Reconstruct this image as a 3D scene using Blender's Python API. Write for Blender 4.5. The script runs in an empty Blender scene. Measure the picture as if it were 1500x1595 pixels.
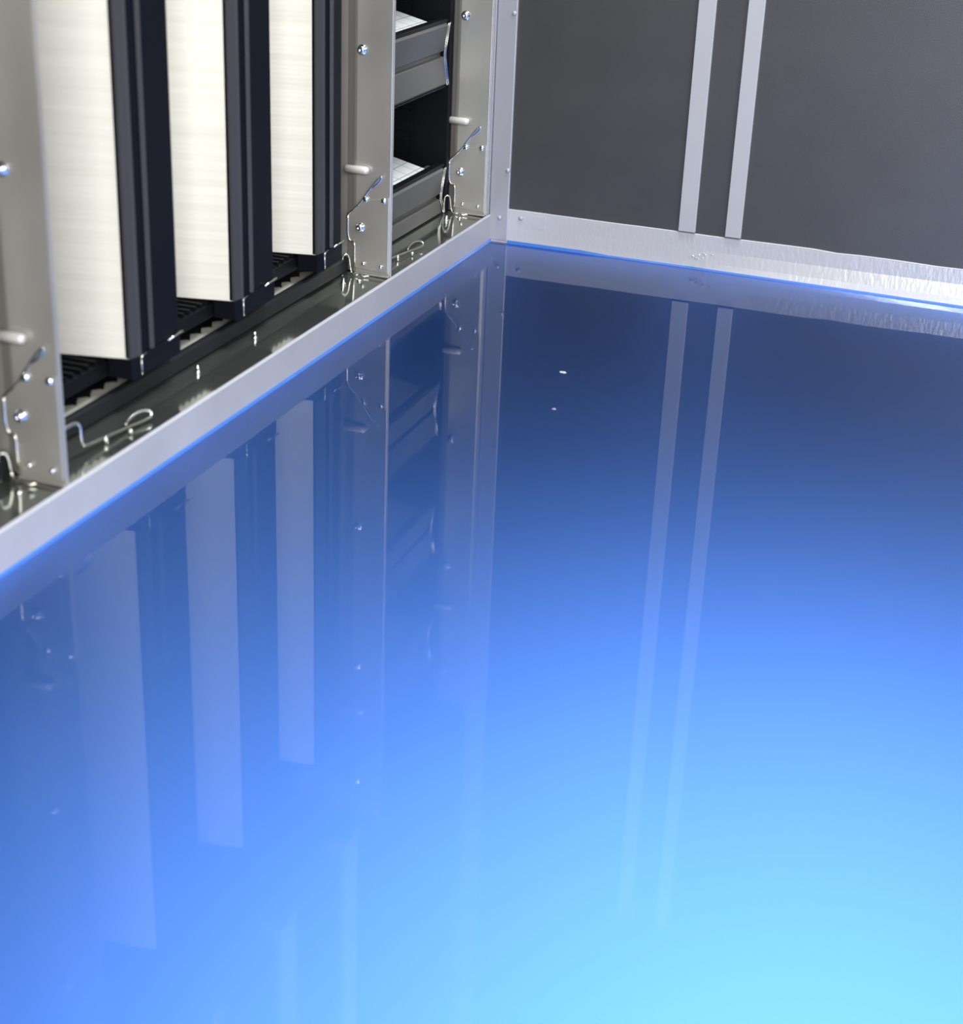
import bpy, bmesh, math, random
from mathutils import Vector, Matrix

S = bpy.context.scene
COL = S.collection
R = math.radians

# ------------------------------------------------------------------ camera
F, PITCH, YAW, ROLL = 2569.989, 0.4264, 0.3361, 0.0431
CAM = Vector((0.6574, -1.8733, 0.5345))
fwd = Vector((-math.sin(YAW) * math.cos(PITCH), math.cos(YAW) * math.cos(PITCH), -math.sin(PITCH)))
right = Vector((math.cos(YAW), math.sin(YAW), 0))
up = right.cross(fwd)
r2 = right * math.cos(ROLL) + up * math.sin(ROLL)
u2 = -right * math.sin(ROLL) + up * math.cos(ROLL)
cd = bpy.data.cameras.new('camera')
cd.sensor_fit = 'HORIZONTAL'
cd.sensor_width = 36.0
cd.lens = 36.0 * F / 1500.0
cd.clip_start = 0.02
cd.dof.use_dof = True
cd.dof.focus_distance = 1.9
cd.dof.aperture_fstop = 7.0
cam = bpy.data.objects.new('camera', cd)
COL.objects.link(cam)
M = Matrix((r2, u2, -fwd)).transposed().to_4x4()
M.translation = CAM
cam.matrix_world = M
S.camera = cam

# ------------------------------------------------------------------ world, exposure
w = bpy.data.worlds.new('world')
S.world = w
w.use_nodes = True
w.node_tree.nodes['Background'].inputs[0].default_value = (0.62, 0.66, 0.75, 1)
w.node_tree.nodes['Background'].inputs[1].default_value = 0.04
S.view_settings.view_transform = 'Standard'
S.view_settings.look = 'None'
S.view_settings.exposure = 0.0
S.view_settings.gamma = 1.0
S.view_settings.use_curve_mapping = False
S.cycles.max_bounces = 8
S.cycles.caustics_reflective = False


def area_light(name, loc, target, sx, sy, power, color=(1, 1, 1)):
    ld = bpy.data.lights.new(name, 'AREA')
    ld.shape = 'RECTANGLE'
    ld.size, ld.size_y = sx, sy
    ld.energy = power
    ld.color = color
    o = bpy.data.objects.new(name, ld)
    COL.objects.link(o)
    o.location = loc
    o.rotation_euler = (Vector(target) - Vector(loc)).to_track_quat('-Z', 'Y').to_euler()
    return o


CEIL = 2.0
# light of the two ceiling panels and of the open doorway on the right / behind the camera
area_light('ceiling_panel_light', (0.60, -0.42, CEIL - 0.04), (0.60, -1.0, 0), 0.9, 0.45, 40, (0.93, 0.96, 1.0)).data.spread = R(110)
area_light('door_light', (1.66, -1.15, 0.75), (0.0, -0.9, 0.15), 0.7, 1.2, 26, (0.88, 0.92, 1.0))
area_light('entry_light', (1.15, -2.7, 0.95), (0.2, 0, 0.35), 1.0, 1.2, 62, (1.0, 0.98, 0.95))


# ------------------------------------------------------------------ materials
def mat(name, color=(0.5, 0.5, 0.5), rough=0.5, metal=0.0, spec=0.5, coat=0.0, coat_rough=0.02):
    m = bpy.data.materials.new(name)
    m.use_nodes = True
    b = m.node_tree.nodes['Principled BSDF']
    b.inputs['Base Color'].default_value = (*color, 1)
    b.inputs['Roughness'].default_value = rough
    b.inputs['Metallic'].default_value = metal
    b.inputs['Specular IOR Level'].default_value = spec
    b.inputs['Coat Weight'].default_value = coat
    b.inputs['Coat Roughness'].default_value = coat_rough
    return m


def nodes(m):
    return m.node_tree.nodes, m.node_tree.links, m.node_tree.nodes['Principled BSDF']


def add_noise_bump(m, scale, strength, dist=0.001, detail=3, vec_scale=(1, 1, 1), socket='Normal'):
    n, l, b = nodes(m)
    tc = n.new('ShaderNodeTexCoord')
    mp = n.new('ShaderNodeMapping')
    mp.inputs['Scale'].default_value = vec_scale
    nt = n.new('ShaderNodeTexNoise')
    nt.inputs['Scale'].default_value = scale
    nt.inputs['Detail'].default_value = detail
    bp = n.new('ShaderNodeBump')
    bp.inputs['Strength'].default_value = strength
    bp.inputs['Distance'].default_value = dist
    l.new(tc.outputs['Object'], mp.inputs[0])
    l.new(mp.outputs[0], nt.inputs['Vector'])
    l.new(nt.outputs[0], bp.inputs['Height'])
    l.new(bp.outputs[0], b.inputs[socket])
    return nt


def mottle(m, c0, c1, scale, vec_scale=(1, 1, 1), lo=0.35, hi=0.65, detail=4):
    n, l, b = nodes(m)
    tc = n.new('ShaderNodeTexCoord')
    mp = n.new('ShaderNodeMapping')
    mp.inputs['Scale'].default_value = vec_scale
    nt = n.new('ShaderNodeTexNoise')
    nt.inputs['Scale'].default_value = scale
    nt.inputs['Detail'].default_value = detail
    cr = n.new('ShaderNodeValToRGB')
    cr.color_ramp.elements[0].position = lo
    cr.color_ramp.elements[1].position = hi
    cr.color_ramp.elements[0].color = (*c0, 1)
    cr.color_ramp.elements[1].color = (*c1, 1)
    l.new(tc.outputs['Object'], mp.inputs[0])
    l.new(mp.outputs[0], nt.inputs['Vector'])
    l.new(nt.outputs[0], cr.inputs[0])
    l.new(cr.outputs[0], b.inputs['Base Color'])


# the floor: blue protective film over rolled steel; the film's face is mirror clear
blue = bpy.data.materials.new('blue_film_on_steel')
blue.use_nodes = True
_t = blue.node_tree
_t.nodes.remove(_t.nodes['Principled BSDF'])
_g = _t.nodes.new('ShaderNodeBsdfAnisotropic')
_g.distribution = 'BECKMANN'
_g.inputs['Color'].default_value = (0.085, 0.224, 0.72, 1)
_g.inputs['Roughness'].default_value = 0.53
_c = _t.nodes.new('ShaderNodeBsdfAnisotropic')
_c.distribution = 'BECKMANN'
_c.inputs['Color'].default_value = (1, 1, 1, 1)
_c.inputs['Roughness'].default_value = 0.02
_fr = _t.nodes.new('ShaderNodeFresnel')
_fr.inputs['IOR'].default_value = 1.35
_mx = _t.nodes.new('ShaderNodeMixShader')
_t.links.new(_fr.outputs[0], _mx.inputs[0])
_t.links.new(_g.outputs[0], _mx.inputs[1])
_t.links.new(_c.outputs[0], _mx.inputs[2])
_t.links.new(_mx.outputs[0], _t.nodes['Material Output'].inputs['Surface'])
film_edge = mat('blue_film_edge', (0.04, 0.15, 0.5), 0.45, 0.0, 0.5, 0.5)
grey_paint = mat('grey_sealed_sheet', (0.42, 0.43, 0.49), 0.38, 0.25)
add_noise_bump(grey_paint, 35, 0.25, 0.001)
sealant = mat('grey_sealant', (0.60, 0.61, 0.66), 0.27, 0.2)
add_noise_bump(sealant, 260, 0.35, 0.0012, 4, (1, 0.6, 0.35))
curb_m = mat('grey_curb_sheet', (0.40, 0.415, 0.47), 0.4, 0.15)
mottle(curb_m, (0.43, 0.435, 0.475), (0.48, 0.485, 0.53), 9)
strip_m = mat('pale_grey_strip', (0.47, 0.48, 0.53), 0.42, 0.1)
panel_m = mat('dark_grey_panel', (0.062, 0.062, 0.063), 0.42, 0, 0.8)
mottle(panel_m, (0.036, 0.0355, 0.034), (0.046, 0.0455, 0.044), 14, (1, 1, 1), 0.3, 0.7, 8)
add_noise_bump(panel_m, 900, 0.35, 0.0004, 2)
steel = mat('satin_steel', (0.56, 0.55, 0.515), 0.34, 0.55)
add_noise_bump(steel, 7, 0.12, 0.004, 2)
mottle(steel, (0.45, 0.44, 0.405), (0.57, 0.56, 0.52), 11, (1, 1, 0.5), 0.35, 0.65, 2)  # cloudy base colour imitates soft reflections on the posts
ledge_m = mat('mirror_steel_ledge', (0.42, 0.44, 0.41), 0.085, 0.93)
pin_m = mat('frosted_pin_metal', (0.7, 0.69, 0.66), 0.4, 0.2)
chrome = mat('chrome', (0.85, 0.85, 0.86), 0.12, 1.0)
wire_m = mat('steel_wire', (0.68, 0.66, 0.6), 0.25, 1.0)
dark_plastic = mat('dark_filter_plastic', (0.006, 0.0065, 0.010), 0.45, 0, 0.06)
lit_edge_plastic = mat('dark_plastic_lit_edge', (0.05, 0.05, 0.058), 0.35, 0, 0.2)  # lighter tone of the dark profile, light on its edges put into the colour
dark_plastic2 = mat('grey_tray_plastic', (0.085, 0.083, 0.08), 0.42)
black_m = mat('black_plastic', (0.005, 0.0055, 0.007), 0.45, 0, 0.12)
rail_m = mat('black_gasket', (0.008, 0.009, 0.011), 0.45, 0, 0.25)
media = mat('white_pleated_paper', (0.86, 0.86, 0.80), 0.85)
beige = mat('beige_serration', (0.34, 0.33, 0.29), 0.7)  # plain beige for the serrated strip
pale_nose = mat('pale_plastic', (0.45, 0.45, 0.47), 0.5)
wall_white = mat('grey_painted_wall', (0.2, 0.2, 0.21), 0.7)
plenum = mat('dark_plenum', (0.03, 0.03, 0.032), 0.8)
lamp_case = mat('white_lamp_case', (0.8, 0.8, 0.8), 0.5)
lamp_glow = mat('lamp_diffuser', (0.9, 0.9, 0.9), 0.5)
lamp_glow.node_tree.nodes['Principled BSDF'].inputs['Emission Color'].default_value = (0.9, 0.95, 1, 1)
lamp_glow.node_tree.nodes['Principled BSDF'].inputs['Emission Strength'].default_value = 3.0

# fine pleat lines on the media
n, l, b = nodes(media)
tc = n.new('ShaderNodeTexCoord')
mp = n.new('ShaderNodeMapping')
mp.inputs['Scale'].default_value = (0.4, 0.4, 16)
nt = n.new('ShaderNodeTexNoise')
nt.inputs['Scale'].default_value = 9
nt.inputs['Detail'].default_value = 5
cr = n.new('ShaderNodeValToRGB')
cr.color_ramp.elements[0].position = 0.3
cr.color_ramp.elements[1].position = 0.65
cr.color_ramp.elements[0].color = (0.75, 0.745, 0.68, 1)
cr.color_ramp.elements[1].color = (0.83, 0.825, 0.765, 1)
wv = n.new('ShaderNodeTexWave')
wv.wave_type = 'BANDS'
wv.bands_direction = 'Z'
wv.inputs['Scale'].default_value = 70
bp = n.new('ShaderNodeBump')
bp.inputs['Strength'].default_value = 0.05
bp.inputs['Distance'].default_value = 0.001
l.new(tc.outputs['Object'], mp.inputs[0])
l.new(mp.outputs[0], nt.inputs['Vector'])
l.new(nt.outputs[0], cr.inputs[0])
l.new(cr.outputs[0], b.inputs['Base Color'])
l.new(tc.outputs['Object'], wv.inputs['Vector'])
l.new(wv.outputs[0], bp.inputs['Height'])
l.new(bp.outputs[0], b.inputs['Normal'])

media_tray = mat('white_pleated_paper_tray', (0.72, 0.73, 0.72), 0.85)
n, l, b = nodes(media_tray)
tc = n.new('ShaderNodeTexCoord')
bk = n.new('ShaderNodeTexBrick')
bk.inputs['Color1'].default_value = (0.72, 0.73, 0.72, 1)
bk.inputs['Color2'].default_value = (0.68, 0.69, 0.68, 1)
bk.inputs['Mortar'].default_value = (0.36, 0.36, 0.35, 1)
bk.inputs['Scale'].default_value = 1.0
bk.inputs['Mortar Size'].default_value = 0.0008
bk.inputs['Brick Width'].default_value = 0.018
bk.inputs['Row Height'].default_value = 0.025
bk.offset = 0
l.new(tc.outputs['Object'], bk.inputs['Vector'])
l.new(bk.outputs[0], b.inputs['Base Color'])


# ------------------------------------------------------------------ mesh helpers
def box(bm, x0, x1, y0, y1, z0, z1):
    vs = [bm.verts.new((x, y, z)) for z in (z0, z1) for y in (y0, y1) for x in (x0, x1)]
    for f in ((0, 2, 3, 1), (4, 5, 7, 6), (0, 1, 5, 4), (2, 6, 7, 3), (0, 4, 6, 2), (1, 3, 7, 5)):
        bm.faces.new([vs[i] for i in f])


def prism(bm, poly, a, b_, axis):
    """polygon extruded along axis from a to b_. axis z: poly=(x,y); y: poly=(x,z); x: poly=(y,z)"""
    def pt(p, t):
        return {'z': (p[0], p[1], t), 'y': (p[0], t, p[1]), 'x': (t, p[0], p[1])}[axis]
    lo = [bm.verts.new(pt(p, a)) for p in poly]
    hi = [bm.verts.new(pt(p, b_)) for p in poly]
    k = len(poly)
    bm.faces.new(lo)
    bm.faces.new(hi[::-1])
    for i in range(k):
        bm.faces.new((lo[i], hi[i], hi[(i + 1) % k], lo[(i + 1) % k]))


def lathe(bm, prof, loc, axis=(0, 0, 1), seg=16):
    """prof: list of (radius, height) along axis from loc"""
    q = Vector((0, 0, 1)).rotation_difference(Vector(axis).normalized())
    loc = Vector(loc)
    rings = []
    for r_, h in prof:
        if r_ < 1e-6:
            rings.append([bm.verts.new(loc + q @ Vector((0, 0, h)))])
        else:
            rings.append([bm.verts.new(loc + q @ Vector((r_ * math.cos(2 * math.pi * i / seg), r_ * math.sin(2 * math.pi * i / seg), h))) for i in range(seg)])
    for A, B in zip(rings, rings[1:]):
        for i in range(seg):
            a0, a1 = A[i % len(A)], A[(i + 1) % len(A)]
            b0, b1 = B[i % len(B)], B[(i + 1) % len(B)]
            vs = [v for v in dict.fromkeys((a0, a1, b1, b0))]
            if len(vs) > 2:
                bm.faces.new(vs)
    for G in (rings[0], rings[-1]):
        if len(G) > 2:
            try:
                bm.faces.new(G)
            except ValueError:
                pass


def smooth_path(pts, it=2):
    pts = [Vector(p) for p in pts]
    for _ in range(it):
        q = [pts[0]]
        for a, b_ in zip(pts, pts[1:]):
            q += [a * 0.75 + b_ * 0.25, a * 0.25 + b_ * 0.75]
        q.append(pts[-1])
        pts = q
    return pts


def tube(bm, pts, r_, seg=8, it=2):
    pts = smooth_path(pts, it)
    prev = None
    ref = Vector((0.31, 0.52, 0.79))
    for i, p in enumerate(pts):
        d = (pts[min(i + 1, len(pts) - 1)] - pts[max(i - 1, 0)]).normalized()
        a = d.cross(ref).normalized()
        c = d.cross(a)
        ring = [bm.verts.new(p + (a * math.cos(2 * math.pi * k / seg) + c * math.sin(2 * math.pi * k / seg)) * r_) for k in range(seg)]
        if prev:
            for k in range(seg):
                bm.faces.new((prev[k], prev[(k + 1) % seg], ring[(k + 1) % seg], ring[k]))
        else:
            bm.faces.new(ring)
        prev = ring
    bm.faces.new(prev)


def obj(name, bm, m, parent=None, bevel=0.0, smooth=False, seg=2, loc=None):
    bmesh.ops.recalc_face_normals(bm, faces=bm.faces[:])
    me = bpy.data.meshes.new(name)
    bm.to_mesh(me)
    bm.free()
    me.materials.append(m)
    if smooth:
        for p in me.polygons:
            p.use_smooth = True
    o = bpy.data.objects.new(name, me)
    COL.objects.link(o)
    if parent:
        o.parent = parent
    if loc:
        o.location = loc
    if bevel:
        md = o.modifiers.new('bevel', 'BEVEL')
        md.width = bevel
        md.segments = seg
        md.limit_method = 'ANGLE'
        md.angle_limit = R(35)
    return o


def thing(name, label, cat, loc=(0, 0, 0), group=None):
    o = bpy.data.objects.new(name, None)
    COL.objects.link(o)
    o.empty_display_size = 0.05
    o.location = loc
    o['label'] = label
    o['category'] = cat
    if group:
        o['group'] = group
    return o


def struct(name, bm, m, label, bevel=0.0):
    o = obj(name, bm, m, bevel=bevel)
    o['kind'] = 'structure'
    o['label'] = label
    return o


def copy_tree(o, parent=None):
    c = o.copy()
    COL.objects.link(c)
    c.parent = parent
    for ch in [k for k in bpy.data.objects if k.parent == o]:
        copy_tree(ch, c)
    return c


# ------------------------------------------------------------------ room shell
XR, YF = 1.7, -3.3
bm = bmesh.new()
box(bm, 0.0, XR, YF, 0.0, -0.02, 0.0)
struct('floor', bm, blue, 'glossy floor covered in bright blue protective film')

bm = bmesh.new()
box(bm, -0.9, XR, 0.0, 0.04, 0.0, CEIL)
struct('wall_back', bm, panel_m, 'matt dark grey sheet panel wall')
bm = bmesh.new()
box(bm, XR, XR + 0.04, YF, 0.04, 0, CEIL)
struct('wall_right', bm, wall_white, 'pale wall outside the frame')
bm = bmesh.new()
box(bm, -0.9, XR, YF - 0.04, YF, -0.02, CEIL)
struct('wall_front', bm, wall_white, 'pale wall behind the camera')
bm = bmesh.new()
box(bm, -0.94, XR + 0.04, YF - 0.04, 0.04, CEIL, CEIL + 0.04)
struct('ceiling', bm, wall_white, 'pale ceiling outside the frame')
bm = bmesh.new()
box(bm, -0.94, -0.9, YF, 0.04, 0, CEIL)
struct('wall_left', bm, plenum, 'dark wall of the chamber behind the filters')
bm = bmesh.new()
box(bm, -0.9, -0.001, YF, 0, -0.02, 0.012)
struct('trim_5', bm, plenum, 'dark chamber bottom behind the filters')

# curb along the left edge of the floor
bm = bmesh.new()
prism(bm, [(-0.003, 0.0), (0.0, 0.0), (0.0, 0.0318), (-0.0012, 0.033), (-0.003, 0.033)], YF, -0.0002, 'y')
struct('baseboard_left', bm, curb_m, 'light grey folded curb along the left edge of the blue floor')
# blue film lapped up the curb and skirting by a couple of millimetres
bm = bmesh.new()
prism(bm, [(0.0001, 0.0), (0.0022, 0.0), (0.0006, 0.0022), (0.0001, 0.0022)], YF, -0.0008, 'y')
struct('trim_3', bm, film_edge, 'thin bright blue film edge turned up against the curb')

# skirting of the back wall: upright top band, then sealant flaring onto the floor
bm = bmesh.new()
N = 60
XE = XR - 0.0005
prev = None
random.seed(4)
for i in range(N + 1):
    x = 0.0005 + (XE - 0.0005) * (i / N) ** 1.6
    fl = max(0.0030, 0.031 * (min(x, 1.2) - 0.14))
    zt = 0.042 - 0.002 * min(x, .6) / .6 + (random.uniform(-.0009, .0009) if x > 0.31 else random.uniform(-.0002, .0002))
    ring = [bm.verts.new(p) for p in ((x, -0.0001, 0), (x, -fl, 0), (x, -0.0024 - (fl - 0.0024) * 0.42, 0.0085), (x, -0.0024, 0.0225), (x, -0.0024, zt - 0.0006), (x, -0.0001, zt))]
    if prev:
        for k in range(6):
            bm.faces.new((prev[k], prev[(k + 1) % 6], ring[(k + 1) % 6], ring[k]))
    else:
        bm.faces.new(ring)
    prev = ring
bm.faces.new(prev)
struct('baseboard_back', bm, sealant, 'light grey sealed skirting band along the foot of the dark wall')
bm = bmesh.new()
prev = None
for i in range(31):
    x = 0.0225 + (XE - 0.0225) * (i / 30) ** 1.6
    fl = max(0.0030, 0.031 * (min(x, 1.2) - 0.14))
    h = 0.0035 if x < 0.12 else 0.0018
    ring = [bm.verts.new(p) for p in ((x, -fl + 0.001, 0), (x, -fl - 0.0018, 0), (x, -fl - 0.0003, h), (x, -fl + 0.001, h))]
    if prev:
        for k in range(4):
            bm.faces.new((prev[k], prev[(k + 1) % 4], ring[(k + 1) % 4], ring[k]))
    else:
        bm.faces.new(ring)
    prev = ring
bm.faces.new(prev)
struct('trim_4', bm, film_edge, 'thin bright blue film edge against the skirting')

# corner angle between the filter wall and the back wall
bm = bmesh.new()
box(bm, -0.0018, 0.0222, -0.0045, -0.0002, 0.0022, CEIL - 0.001)
o = struct('trim_6', bm, grey_paint, 'light grey corner angle rising from the floor', bevel=0.0008)
bm = bmesh.new()
box(bm, -0.0085, -0.0025, -0.0035, -0.0002, 0.0335, CEIL - 0.001)
prism(bm, [(-0.0045, -0.0075), (-0.0025, -0.0075), (-0.0025, -0.0036), (-0.0045, -0.0036)], 0.0335, CEIL - 0.001, 'z')
struct('trim_7', bm, grey_paint, 'narrow lavender grey edge strip beside the corner angle', bevel=0.0004)

# two upright strips on the back wall
for name, x0, x1, lab in (('trim_1', 0.2335, 0.2538, 'left pale grey upright strip on the dark wall'),
                          ('trim_2', 0.2893, 0.3080, 'right pale grey upright strip on the dark wall')):
    bm = bmesh.new()
    box(bm, x0, x1, -0.0042, -0.0002, 0.0425, 0.95)
    struct(name, bm, strip_m, lab, bevel=0.0007)

# rivet heads under the sealed paint of corner angle and skirting
def rivet_bm(loc, axis, r_=0.0026, h=0.0014):
    b_ = bmesh.new()
    lathe(b_, [(r_, 0), (r_ * 0.85, h * 0.6), (r_ * 0.5, h * 0.95), (0, h)], loc, axis, 14)
    return b_


rv = [((0.0112, 0.0303), 'painted rivet low on the corner angle, just above the floor'),
      ((0.0378, 0.0325), 'painted rivet at the left end of the skirting band'),
      ((0.0193, 0.0890), 'painted rivet on the corner angle, a hand above the skirting'),
      ((0.0183, 0.2716), 'painted rivet high on the corner angle')]
for i, ((x, z), lab) in enumerate(rv):
    o = obj('rivet', rivet_bm((0, 0, 0), (0, -1, 0), 0.003, 0.0016), grey_paint, smooth=True, loc=(x, -0.0045 if i != 1 else -0.0024, z))
    o['label'] = lab
    o['category'] = 'rivet'
    o['group'] = 'painted rivets on the corner and skirting'
bm = bmesh.new()
box(bm, -0.0085, 0.0085, -0.0003, 0, -0.0075, 0.0075)
o = obj('sealing_patch', bm, sealant, loc=(0.0612, -0.0024, 0.0302))
o['label'] = 'small square patch of grey tape on the skirting near the corner'
o['category'] = 'patch'
# crumbs of sealant on skirting
bm = bmesh.new()
random.seed(9)
for k in range(9):
    cx, cz = 0.266 + random.uniform(-0.012, 0.014), 0.016 + random.uniform(-0.005, 0.005)
    lathe(bm, [(0.0011, 0), (0.0012 * random.uniform(.6, 1.2), 0.0008), (0, 0.0018)], (cx, -0.0056, cz), (random.uniform(-.4, .4), -1, random.uniform(-.2, .6)), 6)
o = obj('sealant_blob', bm, sealant)
o['label'] = 'small cluster of shiny sealant lumps on the skirting below the two strips'
o['category'] = 'sealant'

# ------------------------------------------------------------------ ledge
ledge = thing('steel_ledge', 'polished dark mirror steel ledge under the filters behind the grey curb', 'ledge', (0, -1.6, 0.012))
bm = bmesh.new()
prism(bm, [(-0.30, 0.0), (-0.0032, 0.0), (-0.0032, 0.0192), (-0.0500, 0.0205), (-0.30, 0.0205)], -1.65, 1.5985, 'y')
obj('ledge_plate', bm, ledge_m, ledge, bevel=0.0006)
# shiny bolts standing on the ledge
bolt_prof = [(0.0026, 0), (0.0026, 0.0022), (0.0013, 0.0024), (0.0013, 0.0062), (0.0009, 0.0068), (0, 0.0069)]
for (x, y) in ((-0.0379, -0.5506), (-0.0393, -0.657), (-0.0379, -0.880)):
    bm = bmesh.new()
    lathe(bm, bolt_prof, (x, y + 1.6, 0.0200), (0, 0, 1), 10)
    obj('bolt', bm, chrome, ledge, smooth=True)

# ------------------------------------------------------------------ posts
def make_post(label):
    t = thing('steel_post', label, 'post', (0, 0, 0.032), 'stainless steel posts between the filters')
    top = 0.628
    # folded plate facing the camera, bent back behind the filters
    bm = bmesh.new()
    prof = [(-0.0045, -0.0025), (-0.0045, -0.0008), (-0.044, -0.0008), (-0.057, 0.0050), (-0.17, 0.0055), (-0.17, 0.0035), (-0.0565, 0.0033), (-0.0500, 0.0003), (-0.0465, -0.0016), (-0.0435, -0.0025)]
    prism(bm, [(x, y) for x, y in prof], 0.001, top, 'z')
    obj('post_plate', bm, steel, t, bevel=0.0009)
    bm = bmesh.new()
    box(bm, -0.0044, -0.0030, -0.0029, -0.0006, 0.001, top)
    obj('edge_flange', bm, steel, t, bevel=0.0004)
    # latch plate
    bm = bmesh.new()
    pl = [(-0.052, 0.0959), (-0.0518, 0.0703), (-0.048, 0.0659), (-0.0443, 0.0685), (-0.0441, 0.0385), (-0.0060, 0.0365), (-0.0060, 0.118), (-0.034, 0.1115), (-0.0388, 0.1078)]
    prism(bm, [(x, z - 0.032) for x, z in pl], -0.0040, -0.0026, 'y')
    obj('latch_plate', bm, steel, t, bevel=0.0004)
    # spring wire with loop
    bm = bmesh.new()
    tube(bm, [(-0.0520, -0.0048, 0.0635), (-0.0388, -0.0048, 0.0758), (-0.0301, -0.0048, 0.089), (-0.0244, -0.0050, 0.0965), (-0.019, -0.0052, 0.1035), (-0.0135, -0.0052, 0.1085),
              (-0.0140, -0.0052, 0.1045), (-0.0190, -0.0052, 0.0985), (-0.0244, -0.0052, 0.0945)], 0.0009)
    obj('spring_wire', bm, wire_m, t, smooth=True)
    bm = bmesh.new()
    tube(bm, [(-0.0523, -0.0042, 0.0645), (-0.0523, -0.0042, 0.039), (-0.0485, -0.0042, 0.0340), (-0.0443, -0.0042, 0.0365), (-0.0443, -0.0042, 0.007)], 0.0009, it=1)
    obj('edge_wire', bm, wire_m, t, smooth=True)
    # rivets on latch plate
    for x, z, r_ in ((-0.0322, 0.1136, 0.0036), (-0.0118, 0.114, 0.0036), (-0.0335, 0.0445, 0.0022), (-0.0135, 0.0435, 0.0022)):
        bm = bmesh.new()
        y0 = -0.0042 if z < 0.1 else -0.0028
        lathe(bm, [(r_, 0), (r_, 0.0008), (r_ * 0.72, 0.0028), (0, 0.0032)], (x, y0, z - 0.032), (0, -1, 0), 12)
        obj('rivet', bm, chrome, t, smooth=True)
    # pan head bolts
    zs = [0.083, 0.2655, 0.448, 0.61]
    for z in zs:
        bm = bmesh.new()
        lathe(bm, [(0.0052, 0), (0.0052, 0.0012), (0.0038, 0.0014), (0.0038, 0.0042), (0.0028, 0.0052), (0.0012, 0.0054), (0.0010, 0.0044), (0, 0.0044)], (-0.0378, -0.003 if z > .1 else -0.004, z - 0.032), (0, -1, 0), 12)
        obj('bolt', bm, chrome, t, smooth=True)
    # locating pins
    for z in (0.144, 0.508):
        bm = bmesh.new()
        lathe(bm, [(0.0043, 0), (0.0043, 0.0215), (0.0034, 0.0245), (0, 0.0255)], (-0.0535, -0.0062, z - 0.032), (1, 0, 0), 14)
        obj('locating_pin', bm, pin_m, t, smooth=True)
    # foot hook (bent wire) with a thumb bolt
    bm = bmesh.new()
    tube(bm, [(-0.054, -0.014, 0.0010), (-0.053, -0.0165, 0.020), (-0.050, -0.0150, 0.0235), (-0.047, -0.012, 0.021), (-0.046, -0.0105, 0.004), (-0.040, -0.016, 0.0015), (-0.034, -0.013, 0.0035), (-0.030, -0.016, 0.0012), (-0.024, -0.012, 0.0022)], 0.0009)
    obj('foot_hook', bm, wire_m, t, smooth=True)
    bm = bmesh.new()
    lathe(bm, [(0.0030, 0), (0.0030, 0.002), (0.0015, 0.0022), (0.0015, 0.007), (0, 0.0072)], (-0.0376, -0.048, 0.0), (0, 0, 1), 10)
    obj('foot_bolt', bm, chrome, t, smooth=True)
    bm = bmesh.new()
    lathe(bm, [(0.0030, 0), (0.0022, 0.0016), (0, 0.002)], (-0.0280, -0.028, 0.0), (0, 0, 1), 8)
    obj('foot_bolt', bm, chrome, t, smooth=True)
    # angled foot flange
    bm = bmesh.new()
    prism(bm, [(-0.0045, -0.0028), (-0.0045, -0.0060), (-0.044, -0.0060), (-0.044, -0.0028)], 0.0003, 0.0018, 'z')
    obj('foot_flange', bm, steel, t, bevel=0.0003)
    return t


post = make_post('middle stainless steel post, between the white upright filter packs and the dark trays')
post.location = (0, -0.305, 0.032)
for y, lab in ((-0.915, 'blurred stainless steel post at the left edge of the picture'),
               (-0.0100, 'stainless steel post against the corner, right of the dark trays'),
               (-1.525, 'stainless steel post outside the picture on the left')):
    if y < -1.5:
        continue
    p = copy_tree(post)
    p.location = (0, y, 0.032)
    p['label'] = lab


# wire hooks lying on the ledge
def make_hook(label):
    t = thing('wire_hook', label, 'hook', (0, 0, 0.032), 'bent wire hooks on the ledge')
    bm = bmesh.new()
    tube(bm, [(-0.0300, -0.0930, 0.0295), (-0.0255, -0.0845, 0.0300), (-0.0250, -0.0640, 0.0300), (-0.0250, -0.0640, 0.0110), (-0.0245, -0.0600, 0.0070),
              (-0.0235, -0.0330, 0.0050), (-0.0215, -0.0020, 0.0030), (-0.0180, 0.0170, 0.0022), (-0.0165, 0.0270, 0.0030), (-0.0200, 0.0290, 0.0075),
              (-0.0250, 0.0180, 0.0085), (-0.0262, 0.0040, 0.0050), (-0.0240, -0.0020, 0.0045)], 0.00125)
    obj('wire', bm, wire_m, t, smooth=True)
    bm = bmesh.new()
    lathe(bm, [(0.0022, 0), (0.0022, 0.004), (0.0012, 0.0055), (0, 0.0058)], (-0.0230, -0.0330, 0.0002), (0, 0, 1), 10)
    obj('staple', bm, wire_m, t, smooth=True)
    bm = bmesh.new()
    lathe(bm, [(0.0020, 0), (0.0020, 0.003), (0, 0.0038)], (-0.0165, -0.0070, 0.0002), (0, 0, 1), 10)
    obj('staple', bm, wire_m, t, smooth=True)
    return t


hk = make_hook('bent steel wire hook with a loop on the ledge right of the left post')
hk.location = (0, -0.8000, 0.0322)
h2 = copy_tree(hk)
h2.location = (0, -0.2080, 0.0322)
h2['label'] = 'bent steel wire hook with a loop on the ledge right of the middle post'


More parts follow.
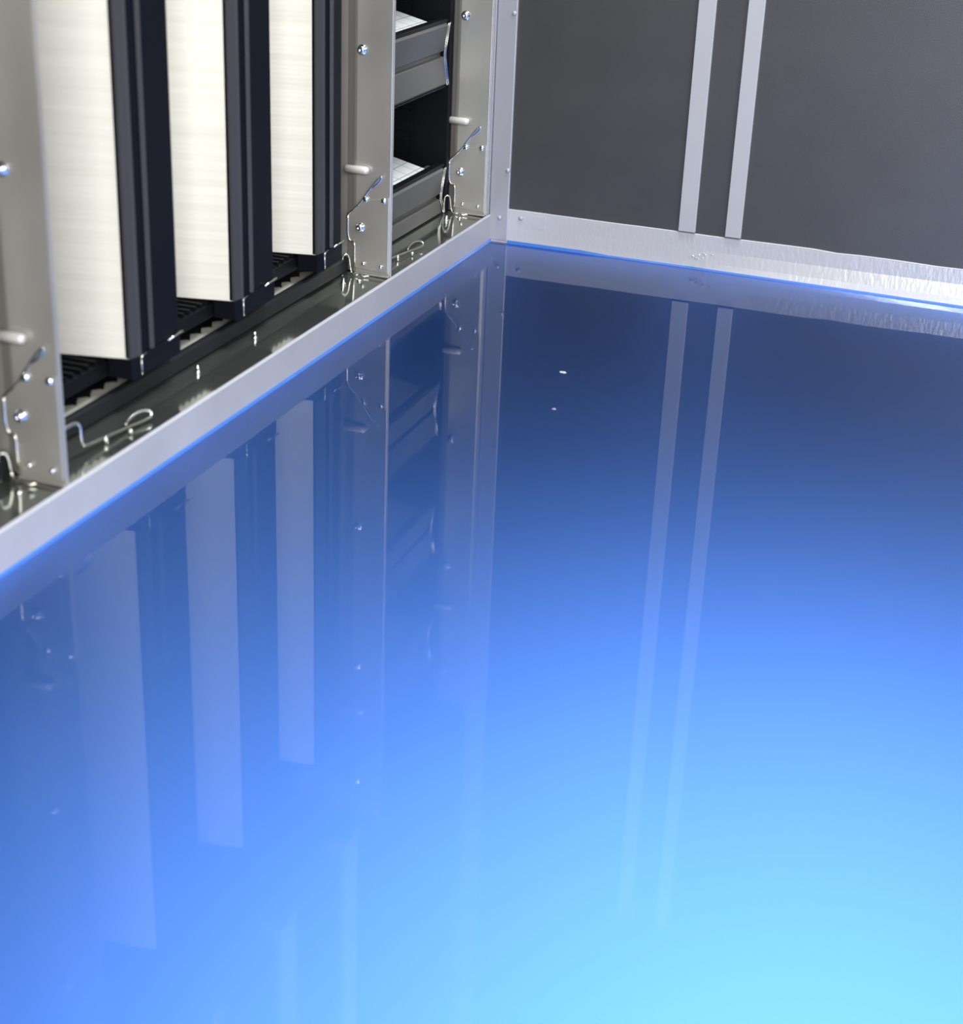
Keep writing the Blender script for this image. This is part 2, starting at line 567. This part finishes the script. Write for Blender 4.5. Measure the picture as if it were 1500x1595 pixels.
# ------------------------------------------------------------------ filters
SL = 0.2375          # slope of the packs
def make_upright_filter(label, nose_mat, zb=0.0, height=0.47, name='upright_pack_filter'):
    """three front profiles, each carrying two pleated packs that open towards the back; origin at left front foot"""
    t = thing(name, label, 'filter', (0, 0, 0), 'upright pleated filters')
    Wn = 0.0865
    ys = (0.0, 0.1784, 0.3524)
    wid = (Wn, Wn, 0.066)
    if name == 'upper_pack_filter':
        wid = (0.052, 0.052, 0.052)
    for y0, W in zip(ys, wid):
        bm = bmesh.new()
        pr = [(-0.041, 0.0), (-0.0378, 0.0005), (-0.0372, 0.0085), (-0.0360, 0.0095), (-0.0360, 0.0120), (-0.0395, 0.0135), (-0.0395, 0.0295), (-0.0372, 0.0305), (-0.0372, 0.0345), (-0.0385, 0.0355),
              (-0.0385, W - 0.010), (-0.046, W), (-0.056, W), (-0.056, 0.002)]
        prism(bm, [(x, y + y0) for x, y in pr], 0.018, height, 'z')
        nose = obj('front_profile', bm, nose_mat, t, bevel=0.0005)
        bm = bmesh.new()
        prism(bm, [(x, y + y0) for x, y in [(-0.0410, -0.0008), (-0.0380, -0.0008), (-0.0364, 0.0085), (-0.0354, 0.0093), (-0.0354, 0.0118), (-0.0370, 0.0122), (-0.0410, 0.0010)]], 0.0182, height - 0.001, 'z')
        obj('edge_strip', bm, lit_edge_plastic if nose_mat is not pale_nose else pale_nose, nose, bevel=0.0004)  # chamfer of the dark profile, coloured lighter to imitate light falling on it
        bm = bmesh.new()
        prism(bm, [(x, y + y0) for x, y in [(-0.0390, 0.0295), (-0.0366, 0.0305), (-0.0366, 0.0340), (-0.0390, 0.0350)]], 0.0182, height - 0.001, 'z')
        obj('centre_ridge', bm, lit_edge_plastic if nose_mat is not pale_nose else pale_nose, nose, bevel=0.0004)
        bm = bmesh.new()
        pr = [(-0.041, -0.0010), (-0.0375, -0.0010), (-0.0352, 0.0090), (-0.0352, 0.0105), (-0.0375, 0.0140), (-0.0375, W - 0.009), (-0.046, W + 0.001), (-0.060, W + 0.001), (-0.060, -0.0010)]
        prism(bm, [(x, y + y0) for x, y in pr], 0.0, 0.0175, 'z')
        cap = obj('end_cap', bm, nose_mat, nose, bevel=0.0006)
        bm = bmesh.new()
        tube(bm, [(-0.0368, y0 + W - 0.030, 0.0180), (-0.0366, y0 + W - 0.006, 0.0190)], 0.0009, it=0)
        obj('cap_clip', bm, wire_m, cap, smooth=True)
        bm = bmesh.new()
        tube(bm, [(-0.0350, y0 + 0.0098, 0.0020), (-0.0350, y0 + 0.0098, 0.0176), (-0.0368, y0 + 0.0200, 0.0180)], 0.0008, it=0)
        obj('cap_clip', bm, wire_m, cap, smooth=True)
        d = 0.185
        for sgn, ye in ((-1, y0 + 0.0012), (1, y0 + W - 0.0012)):
            if sgn == 1 and W < Wn:
                dd = 0.02
            else:
                dd = d
            bm = bmesh.new()
            xa, xb = (-0.0405 if sgn < 0 else -0.0475), -0.0475 - dd
            ya, yb = ye, ye + sgn * SL * dd
            prism(bm, [(xa, ya), (xb, yb), (xb, yb - sgn * 0.02), (xa, ya - sgn * 0.02)], 0.0175, height - 0.004, 'z')
            obj('pleated_pack', bm, media if nose_mat is not pale_nose else black_m, t)
    # bottom and top frame
    for z0, z1, nm in ((0.0, 0.0165, 'bottom_frame'), (height, height + 0.016, 'top_frame')):
        bm = bmesh.new()
        box(bm, -0.29, -0.062, -0.085, 0.4185, z0, z1 - 0.004)
        y = -0.08
        while y < 0.40:                                  # ribs of the frame plate
            pass_y = y
            box(bm, -0.20, -0.064, pass_y, pass_y + 0.002, z1 - 0.0042, z1)
            y += 0.011
        obj(nm, bm, black_m, t)
    bm = bmesh.new()
    box(bm, -0.30, -0.29, -0.10, 0.4185, 0, height + 0.016)
    obj('back_plate', bm, black_m, t)
    return t


uf = make_upright_filter('filter of three white upright pleated packs with dark front profiles, between left and middle posts', dark_plastic)
uf.location = (0, -0.7655, 0.0605)
u2_ = copy_tree(uf)
u2_.location = (0, -0.7655 - 0.61, 0.0605)
u2_['label'] = 'upright pleated filter at the left edge of the picture, left of the blurred steel post'

# base rail of the filters: black gasket with serrated pale strip
def make_rail(y0, y1, label):
    t = thing('base_rail', label, 'rail', (0, y0, 0.0325), 'black rails under the filters')
    L = y1 - y0
    bm = bmesh.new()
    prism(bm, [(-0.105, 0.0022), (-0.0515, 0.0022), (-0.0515, 0.0150), (-0.0535, 0.0170), (-0.0580, 0.0170), (-0.0600, 0.0120), (-0.105, 0.0120)], 0.0, L, 'y')
    obj('gasket', bm, rail_m, t, bevel=0.0006)
    bm = bmesh.new()
    y = 0.004
    while y < L - 0.02:
        prism(bm, [(-0.0605, y), (-0.0605, y + 0.0205), (-0.072, y + 0.0205), (-0.0765, y + 0.015), (-0.072, y + 0.006), (-0.068, y)], 0.0122, 0.0136, 'z')
        y += 0.0206
    obj('serrated_strip', bm, beige, t)
    return t


rail = make_rail(-0.9105, -0.3095, 'black rail with a serrated beige strip under the upright packs')
r3 = copy_tree(rail)
r3.location.y = -0.9105 - 0.61
r3['label'] = 'black rail at the left edge of the picture, left of the blurred post'

# tray filter between middle post and corner
def make_tray_filter(label):
    t = thing('tray_filter', label, 'filter', (0, 0, 0))
    Y0, Y1 = -0.292, -0.026
    # side housing plates
    bm = bmesh.new()
    box(bm, -0.30, -0.052, -0.0240, -0.0125, 0.0335, 0.655)
    box(bm, -0.30, -0.052, -0.2995, -0.2945, 0.0335, 0.655)
    obj('side_plate', bm, black_m, t, bevel=0.0008)
    bm = bmesh.new()
    box(bm, -0.0985, -0.0960, -0.0262, -0.0245, 0.09, 0.65)
    z = 0.10
    while z < 0.65:
        box(bm, -0.28, -0.100, -0.0256, -0.0245, z, z + 0.002)
        z += 0.0125
    obj('side_ribs', bm, black_m, t)
    bm = bmesh.new()
    box(bm, -0.31, -0.30, -0.2995, -0.0125, 0.0335, 0.655)
    obj('back_plate', bm, black_m, t)
    cz = [0.0535 + 0.1688 * k for k in range(4)]
    for k, c in enumerate(cz):
        lo = 0.0345 - c if k == 0 else -0.036
        bm = bmesh.new()
        # two folded faces with a groove between, seen from the end: a ">" notch
        pr = [(-0.062, 0.036), (-0.0555, 0.036), (-0.0528, 0.033), (-0.0575, 0.0035), (-0.0620, 0.0025), (-0.0620, -0.0025), (-0.0575, -0.0035)]
        if k:
            pr += [(-0.0528, -0.033), (-0.0555, -0.036), (-0.062, -0.036), (-0.075, -0.036), (-0.075, 0.036)]
        else:
            pr += [(-0.0545, lo), (-0.062, lo), (-0.075, lo), (-0.075, 0.036)]
        prism(bm, [(x, z + c) for x, z in pr], Y0, Y1 - 0.004, 'y')
        f = obj('tray_profile', bm, dark_plastic2, t, bevel=0.0006)
        # end clip, bright V
        for yy in (Y1 - 0.0038, Y1 + 0.0008):
            bm = bmesh.new()
            tube(bm, [(-0.0525, yy, c + 0.0355), (-0.0570, yy, c + 0.003), (-0.0570, yy, c - 0.003), (-0.0525, yy, c + max(lo, -0.0355))], 0.00065, it=0)
            obj('end_clip', bm, wire_m, f, smooth=True)
        # black lip at the top and white packs widening to the back
        bm = bmesh.new()
        box(bm, -0.0640, -0.0545, Y0, Y1, c + 0.0362, c + 0.0402)
        if k:
            box(bm, -0.0640, -0.0545, Y0, Y1, c - 0.0382, c - 0.0362)
        obj('lip', bm, black_m, f, bevel=0.0005)
        d = 0.20
        for sgn in (1, -1):
            if k == 0 and sgn < 0:
                continue
            za = c + sgn * 0.0372
            bm = bmesh.new()
            prism(bm, [(-0.0642, za), (-0.0642 - d, za + sgn * SL * d), (-0.0642 - d, za + sgn * (SL * d - 0.018)), (-0.0642, za - sgn * 0.018)], Y0, Y1 - 0.030, 'y')
            m_ = obj('pleated_pack', bm, media_tray, t)
    return t


tf = make_tray_filter('half width filter of dark horizontal trays with white pleated tops between middle post and corner')

# upper row, seen only in the floor's reflection
cross = thing('cross_rail', 'dark cross rail between the lower and upper filter rows, seen in the floor reflection', 'rail', (0, 0, 0.6625))
bm = bmesh.new()
box(bm, -0.30, -0.058, -1.6, -0.012, 0.0, 0.0210)
obj('rail_plate', bm, rail_m, cross, bevel=0.001)
uu = make_upright_filter('upright filter in the upper row with pale front profiles, seen only in the floor reflection', pale_nose, height=0.5, name='upper_pack_filter')
uu.location = (0, -0.692, 0.684)
u4 = copy_tree(uu)
u4.location = (0, -0.692 - 0.61, 0.684)
u4['label'] = 'upright filter in the upper row left of the others, outside the picture'

# ------------------------------------------------------------------ small specks on the floor
random.seed(2)
for (x, y, sz, lab) in ((0.2279, -0.4225, 0.0045, 'larger white speck of debris on the dark part of the blue floor'),
                        (0.2508, -0.5212, 0.0025, 'tiny white speck of debris below the larger one on the blue floor'),
                        (0.1500, -0.5640, 0.0014, 'thin pale scratch mark on the blue floor near the post reflection')):
    bm = bmesh.new()
    lathe(bm, [(sz * 0.8, 0), (sz * 0.6, sz * 0.10), (0, sz * 0.16)], (0, 0, 0), (0, 0, 1), 7)
    o = obj('speck', bm, media_tray, loc=(x, y, 0.0001))
    o.scale = (1, 0.6, 1)
    o['label'] = lab
    o['category'] = 'speck'

# ------------------------------------------------------------------ ceiling lamp
cl = thing('ceiling_lamp', 'square flat ceiling lamp outside the frame lighting the floor', 'lamp', (0.60, -0.42, CEIL - 0.03))
bm = bmesh.new()
box(bm, -0.47, 0.47, -0.27, 0.27, 0.0, 0.03)
obj('lamp_case', bm, lamp_case, cl, bevel=0.002)
bm = bmesh.new()
box(bm, -0.45, 0.45, -0.25, 0.25, -0.003, 0.0)
obj('lamp_diffuser', bm, lamp_glow, cl)
